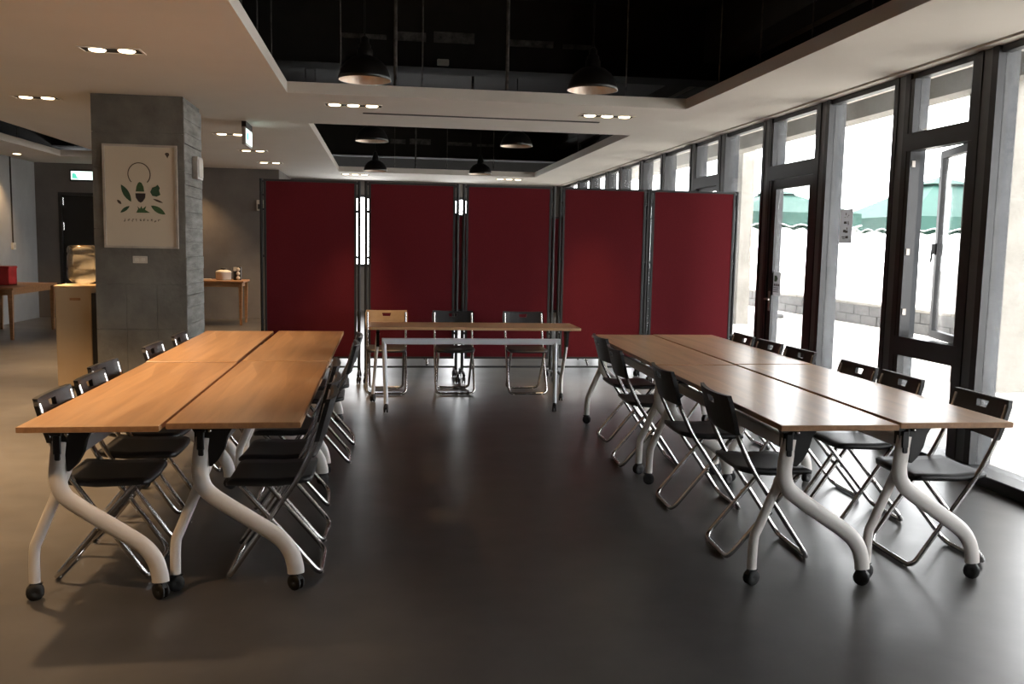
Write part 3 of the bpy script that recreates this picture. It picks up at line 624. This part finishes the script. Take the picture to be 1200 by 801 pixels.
# ------------------------------------------------------------ folding chairs (local: facing +x)
def make_chair(backmat):
    e = empty('folding_chair'); v = .19
    A = [(-.215, -v, .775), (-.172, -v, .62), (-.105, -v, .47), (.20, -v, .018), (.205, -v+.03, .013)]
    side = fillet([(-.215, -v, .775), (-.172, -v, .61), (-.10, -v, .46), (.205, -v, .013), (.205, v, .013), (-.10, v, .46), (-.172, v, .61), (-.215, v, .775)], .055, 5)
    bf = MB().tube(side, .012, 8).build('back_frame', 'chrome', e)
    u = v-.024
    MB().tube(fillet([(.155, -u, .425), (-.185, -u, .013), (-.185, u, .013), (.155, u, .425)], .055, 5), .012, 8).tube([(.155, -u, .425), (.155, u, .425)], .008, 6).build('leg_frame', 'chrome', e)
    for x, y in ((.205, -.14), (.205, .14), (-.185, -.11), (-.185, .11)): MB().lathe([(.009, 0), (.011, .003), (.011, .012), (0, .014)], c=(x, y, 0), n=8).build('foot_cap', 'cream', e)
    for s in (-1, 1): MB().lathe([(0, -.016), (.010, -.014), (.010, .014), (0, .016)], c=(.005, s*(v-.012), .238), n=8, axis='y').build('pivot_bolt', 'chrome', e)
    MB().tube([(-.135, -v, .30), (-.135, v, .30)], .001, 4) if False else None
    # seat
    S = [(-.152, .165, .452, .012), (-.144, .183, .455, .02), (-.10, .192, .450, .024), (0, .195, .443, .026), (.12, .195, .446, .026), (.180, .192, .446, .024), (.202, .184, .440, .02), (.210, .168, .430, .012)]
    b = MB(); vs = []; n = 7
    for x, hw, z, th in S:
        for k in range(n): t = -1+2*k/(n-1); vs.append((x, hw*t, z-.005*(1-t*t)))
        for k in range(n): t = 1-2*k/(n-1); vs.append((x, hw*.97*t, z-th-.006*(1-t*t)))
    m = 2*n; fs = []
    for i in range(len(S)-1):
        for k in range(m): fs.append((i*m+k, i*m+(k+1) % m, (i+1)*m+(k+1) % m, (i+1)*m+k))
    fs += [tuple(range(m)), tuple(range((len(S)-1)*m, len(S)*m))]
    b.add(vs, fs, True); b.build('seat', 'black', e)
    # backrest with hand slot
    ys = [-.212, -.19, -.13, -.085, -.045, 0, .045, .085, .13, .19, .212]; zs_ = [.612, .625, .68, .735, .768, .785, .797]
    def pt(y, z, off):
        x = -.172-(z-.61)*.27; bow = .022*(1-(y/.212)**2); sh = 1-(.0 if .63 < z < .785 else .035)
        return (x-bow+off, y*sh, z - (.018*(1-(y/.212)**2) if z > .79 else 0)*.3)
    b = MB(); ny, nz = len(ys), len(zs_); V = []
    for off in (.010, -.010):
        for z in zs_:
            for y in ys:
                yy = y*(.8 if abs(y) < .06 and z < .75 and z > .7 else 1); V.append(pt(yy, z, off))
    idx = lambda s, i, j: s*ny*nz+i*ny+j
    cells = {(i, j) for i in range(nz-1) for j in range(ny-1)} - {(3, 4), (3, 5)}
    fs = []
    for (i, j) in cells:
        fs.append((idx(0,i,j), idx(0,i,j+1), idx(0,i+1,j+1), idx(0,i+1,j))); fs.append((idx(1,i,j), idx(1,i+1,j), idx(1,i+1,j+1), idx(1,i,j+1)))
        for di, dj, a, c in ((-1,0,(i,j),(i,j+1)), (1,0,(i+1,j),(i+1,j+1)), (0,-1,(i,j),(i+1,j)), (0,1,(i,j+1),(i+1,j+1))):
            if (i+di, j+dj) not in cells: fs.append((idx(0,*a), idx(0,*c), idx(1,*c), idx(1,*a)))
    b.add(V, fs, False); b.build('backrest', backmat, e)
    return e
C0 = make_chair('black'); cu = [0]
def chair(x, y, rz, label, group, proto=None):
    if proto: o = proto
    else:
        o = C0 if not cu[0] else copy_tree(C0); cu[0] = 1
    o.location = (x, y, 0); o.rotation_euler = (0, 0, rz); tag(o, label, 'chair', group); return o
PI = math.pi; J = lambda a=.05: random.uniform(-a, a)
ordn = ['nearest the camera', 'second from the camera', 'third from the camera', 'fourth from the camera', 'fifth from the camera', 'farthest from the camera']
g = 'folding chairs on the outer side of the left block'
for k, (x, y) in enumerate(((-1.20, 4.10), (-1.20, 4.60), (-1.27, 5.04), (-1.235, 5.95), (-1.22, 6.64))):
    chair(x, y, J(), 'black folding chair on the pillar side of the left tables, ' + (ordn[k] if k < 4 else ordn[5]), g)
g = 'folding chairs on the aisle side of the left block'
for k, (x, y) in enumerate(((-.455, 4.06), (-.465, 4.50), (-.49, 5.09), (-.41, 6.08), (-.40, 6.62))):
    chair(x, y, PI+J(), 'black folding chair on the aisle side of the left tables, ' + (ordn[k] if k < 4 else ordn[5]), g)
g = 'folding chairs on the aisle side of the right block'
for k, (x, y) in enumerate(((1.805, 4.09), (1.79, 4.88), (1.765, 5.86), (1.85, 6.62))):
    chair(x, y, J(.03)-.02, 'black folding chair on the aisle side of the right tables, ' + (ordn[k] if k < 3 else ordn[5]), g)
g = 'folding chairs on the window side of the right block'
for k, (x, y) in enumerate(((2.645, 3.93), (2.625, 4.58), (2.63, 5.045), (2.625, 5.80), (2.625, 6.30), (2.625, 6.80))):
    chair(x, y, PI+J(.03), 'black folding chair on the window side of the right tables, ' + ordn[k], g)
g = 'folding chairs behind the front desk'
chair(.03, 8.92, -PI/2, 'folding chair with its back coloured tan for warm light, behind the left end of the front desk', g, make_chair('tan_and_warm_tint'))  # tan backrest colour stands in for warm light falling on it
chair(.70, 8.92, -PI/2, 'black folding chair behind the middle of the front desk', g)
chair(1.42, 8.90, -PI/2, 'black folding chair behind the right end of the front desk', g)

# ------------------------------------------------------------ water dispenser and bottle
e = empty('water_dispenser', (-2.96, 9.18, 0)); tag(e, 'tall champagne-coloured water dispenser beside the concrete pillar', 'water dispenser')
MB().rbox(-.175, .155, 0, .34, .02, .985, .012).build('body', 'dispenser', e)
MB().rbox(.150, .215, .01, .33, .03, .93, .006, 1).build('front_panel', 'blackm', e)
MB().rbox(-.18, .20, -.005, .345, .98, 1.005, .01).build('top_cover', 'dispenser', e)
MB().rbox(-.16, .14, .01, .32, 0, .025, .004, 1).build('plinth', 'blackm', e)
MB().rbox(-.04, .06, -.004, .002, .86, .885, .002, 1).build('label_plate', 'teak', e)
for y in (.09, .17, .25): MB().tube([(.21, y, .90), (.245, y, .90), (.25, y, .865)], .012, 8).build('tap', 'chrome', e)
b_ = empty('water_bottle', (-2.92, 9.35, 1.005)); tag(b_, 'clear upturned water bottle standing on the dispenser', 'water bottle')
MB().lathe([(.03, 0), (.05, .01), (.10, .025), (.135, .05), (.143, .08), (.143, .14), (.134, .15), (.134, .16), (.143, .17), (.143, .285), (.134, .295), (.134, .305), (.143, .315), (.143, .345), (.13, .375), (.10, .385), (0, .383)], n=32).build('bottle_wall', 'bottle', b_)
MB().lathe([(.0, .012), (.05, .02), (.10, .032), (.13, .055), (.138, .08), (.138, .138), (0, .138)], n=32).build('water', glass_mat('water_tint', (.9, .88, .84), .12), b_)

# ------------------------------------------------------------ left background furniture
def wood_table(name, x0, x1, y0, y1, h, label):
    e = empty(name, ((x0+x1)/2, (y0+y1)/2, 0)); tag(e, label, 'table'); a, b = (x1-x0)/2, (y1-y0)/2
    MB().rbox(-a, a, -b, b, h-.035, h, .006, 1).build('tabletop', 'teak', e)
    MB().box(-a+.06, a-.06, -b+.07, -b+.09, h-.11, h-.035).box(-a+.06, a-.06, b-.09, b-.07, h-.11, h-.035).box(-a+.07, -a+.09, -b+.06, b-.06, h-.11, h-.035).box(a-.09, a-.07, -b+.06, b-.06, h-.11, h-.035).build('apron', 'teak', e)
    for sx in (-1, 1):
        for sy in (-1, 1):
            x, y = sx*(a-.06), sy*(b-.07); q = MB(); t, w_ = .018, .032
            q.add([(x-t,y-t,0),(x+t,y-t,0),(x+t,y+t,0),(x-t,y+t,0),(x-w_,y-w_,h-.035),(x+w_,y-w_,h-.035),(x+w_,y+w_,h-.035),(x-w_,y+w_,h-.035)], [(0,3,2,1),(4,5,6,7),(0,1,5,4),(1,2,6,5),(2,3,7,6),(3,0,4,7)])
            q.build('leg', 'teak', e)
    return e
wood_table('wooden_table', -6.05, -5.16, 13.5, 15.25, .745, 'brown wooden table against the grey left wall')
wood_table('wooden_table', -3.75, -2.40, 16.05, 16.80, .775, 'brown wooden table by the dark back wall right of the pillar')
e = empty('red_crate', (-5.68, 14.35, .745)); tag(e, 'red plastic crate on the left wooden table', 'crate')
q = MB().box(-.2, .2, -.15, .15, 0, .012).box(-.2, -.19, -.15, .15, 0, .27).box(.19, .2, -.15, .15, 0, .27).box(-.19, .19, -.15, -.14, 0, .27).box(-.19, .19, .14, .15, 0, .27); q.build('crate_shell', 'redplastic', e)
MB().rbox(-.212, .212, -.162, .162, .245, .28, .006, 1).build('rim', 'redplastic', e)
for x in (-.12, -.02): MB().box(x, x+.05, -.153, -.149, .05, .2).build('opening', 'darkhole', e)
e = empty('cooking_pot', (-2.78, 16.35, .775)); tag(e, 'round cream pot with a dark lid knob on the back table', 'pot')
MB().lathe([(0, 0), (.115, 0), (.13, .02), (.132, .13), (.138, .135), (.12, .16), (.06, .178), (0, .18)], n=28).build('pot_body', 'enamel', e)
MB().lathe([(.02, .175), (.03, .185), (.055, .195), (.055, .21), (0, .215)], n=16).build('lid_knob', 'blackm', e)
e = empty('cup_stand', (-2.55, 16.38, .775)); tag(e, 'small stand of stacked round cups beside the cream pot', 'cup stand')
MB().rbox(-.065, .065, -.05, .06, 0, .235, .01).build('stand', 'blackm', e)
for z in (.04, .115, .19): MB().lathe([(0, -.07), (.028, -.07), (.034, -.05), (.03, -.045)], c=(.02, 0, z), n=14, axis='y').build('cup', 'enamel', e)
MB().rbox(-.06, .0, -.054, -.045, .16, .23, .006, 1).build('cup_lid', 'enamel', e)
e = empty('paper_tray', (-3.1, 16.3, .775)); tag(e, 'flat pale tray lying on the back table beside the pot', 'tray')
MB().rbox(-.16, .14, -.1, .1, 0, .012, .004, 1).build('tray_base', 'tan_and_warm_tint', e); MB().rbox(-.13, .11, -.08, .08, .011, .02, .003, 1).build('napkin', 'plate', e)
# conduit and switch on the left wall
e = empty('wall_switch', (XL, 16.4, 1.30)); tag(e, 'white switch box with a conduit up the grey left wall', 'switch')
MB().rbox(0, .04, -.06, .06, -.06, .06, .006).build('switch_box', 'enamel', e); MB().rbox(.038, .046, -.02, .02, -.025, .025, .003, 1).build('rocker', 'plate', e)
MB().tube([(.015, 0, .06), (.015, 0, ZC-1.30)], .012, 8).build('conduit', 'slot', e)
# wall phone box on the dark back wall, near the first screen
e = empty('wall_box', (-2.28, YB, 2.13)); tag(e, 'small pale box on the dark back wall beside the first red screen', 'wall box')
MB().rbox(-.07, .07, -.09, 0, -.1, .1, .01).build('housing', 'plate', e); MB().rbox(-.05, .05, -.096, -.088, -.07, .02, .003, 1).build('grille', 'slot', e)
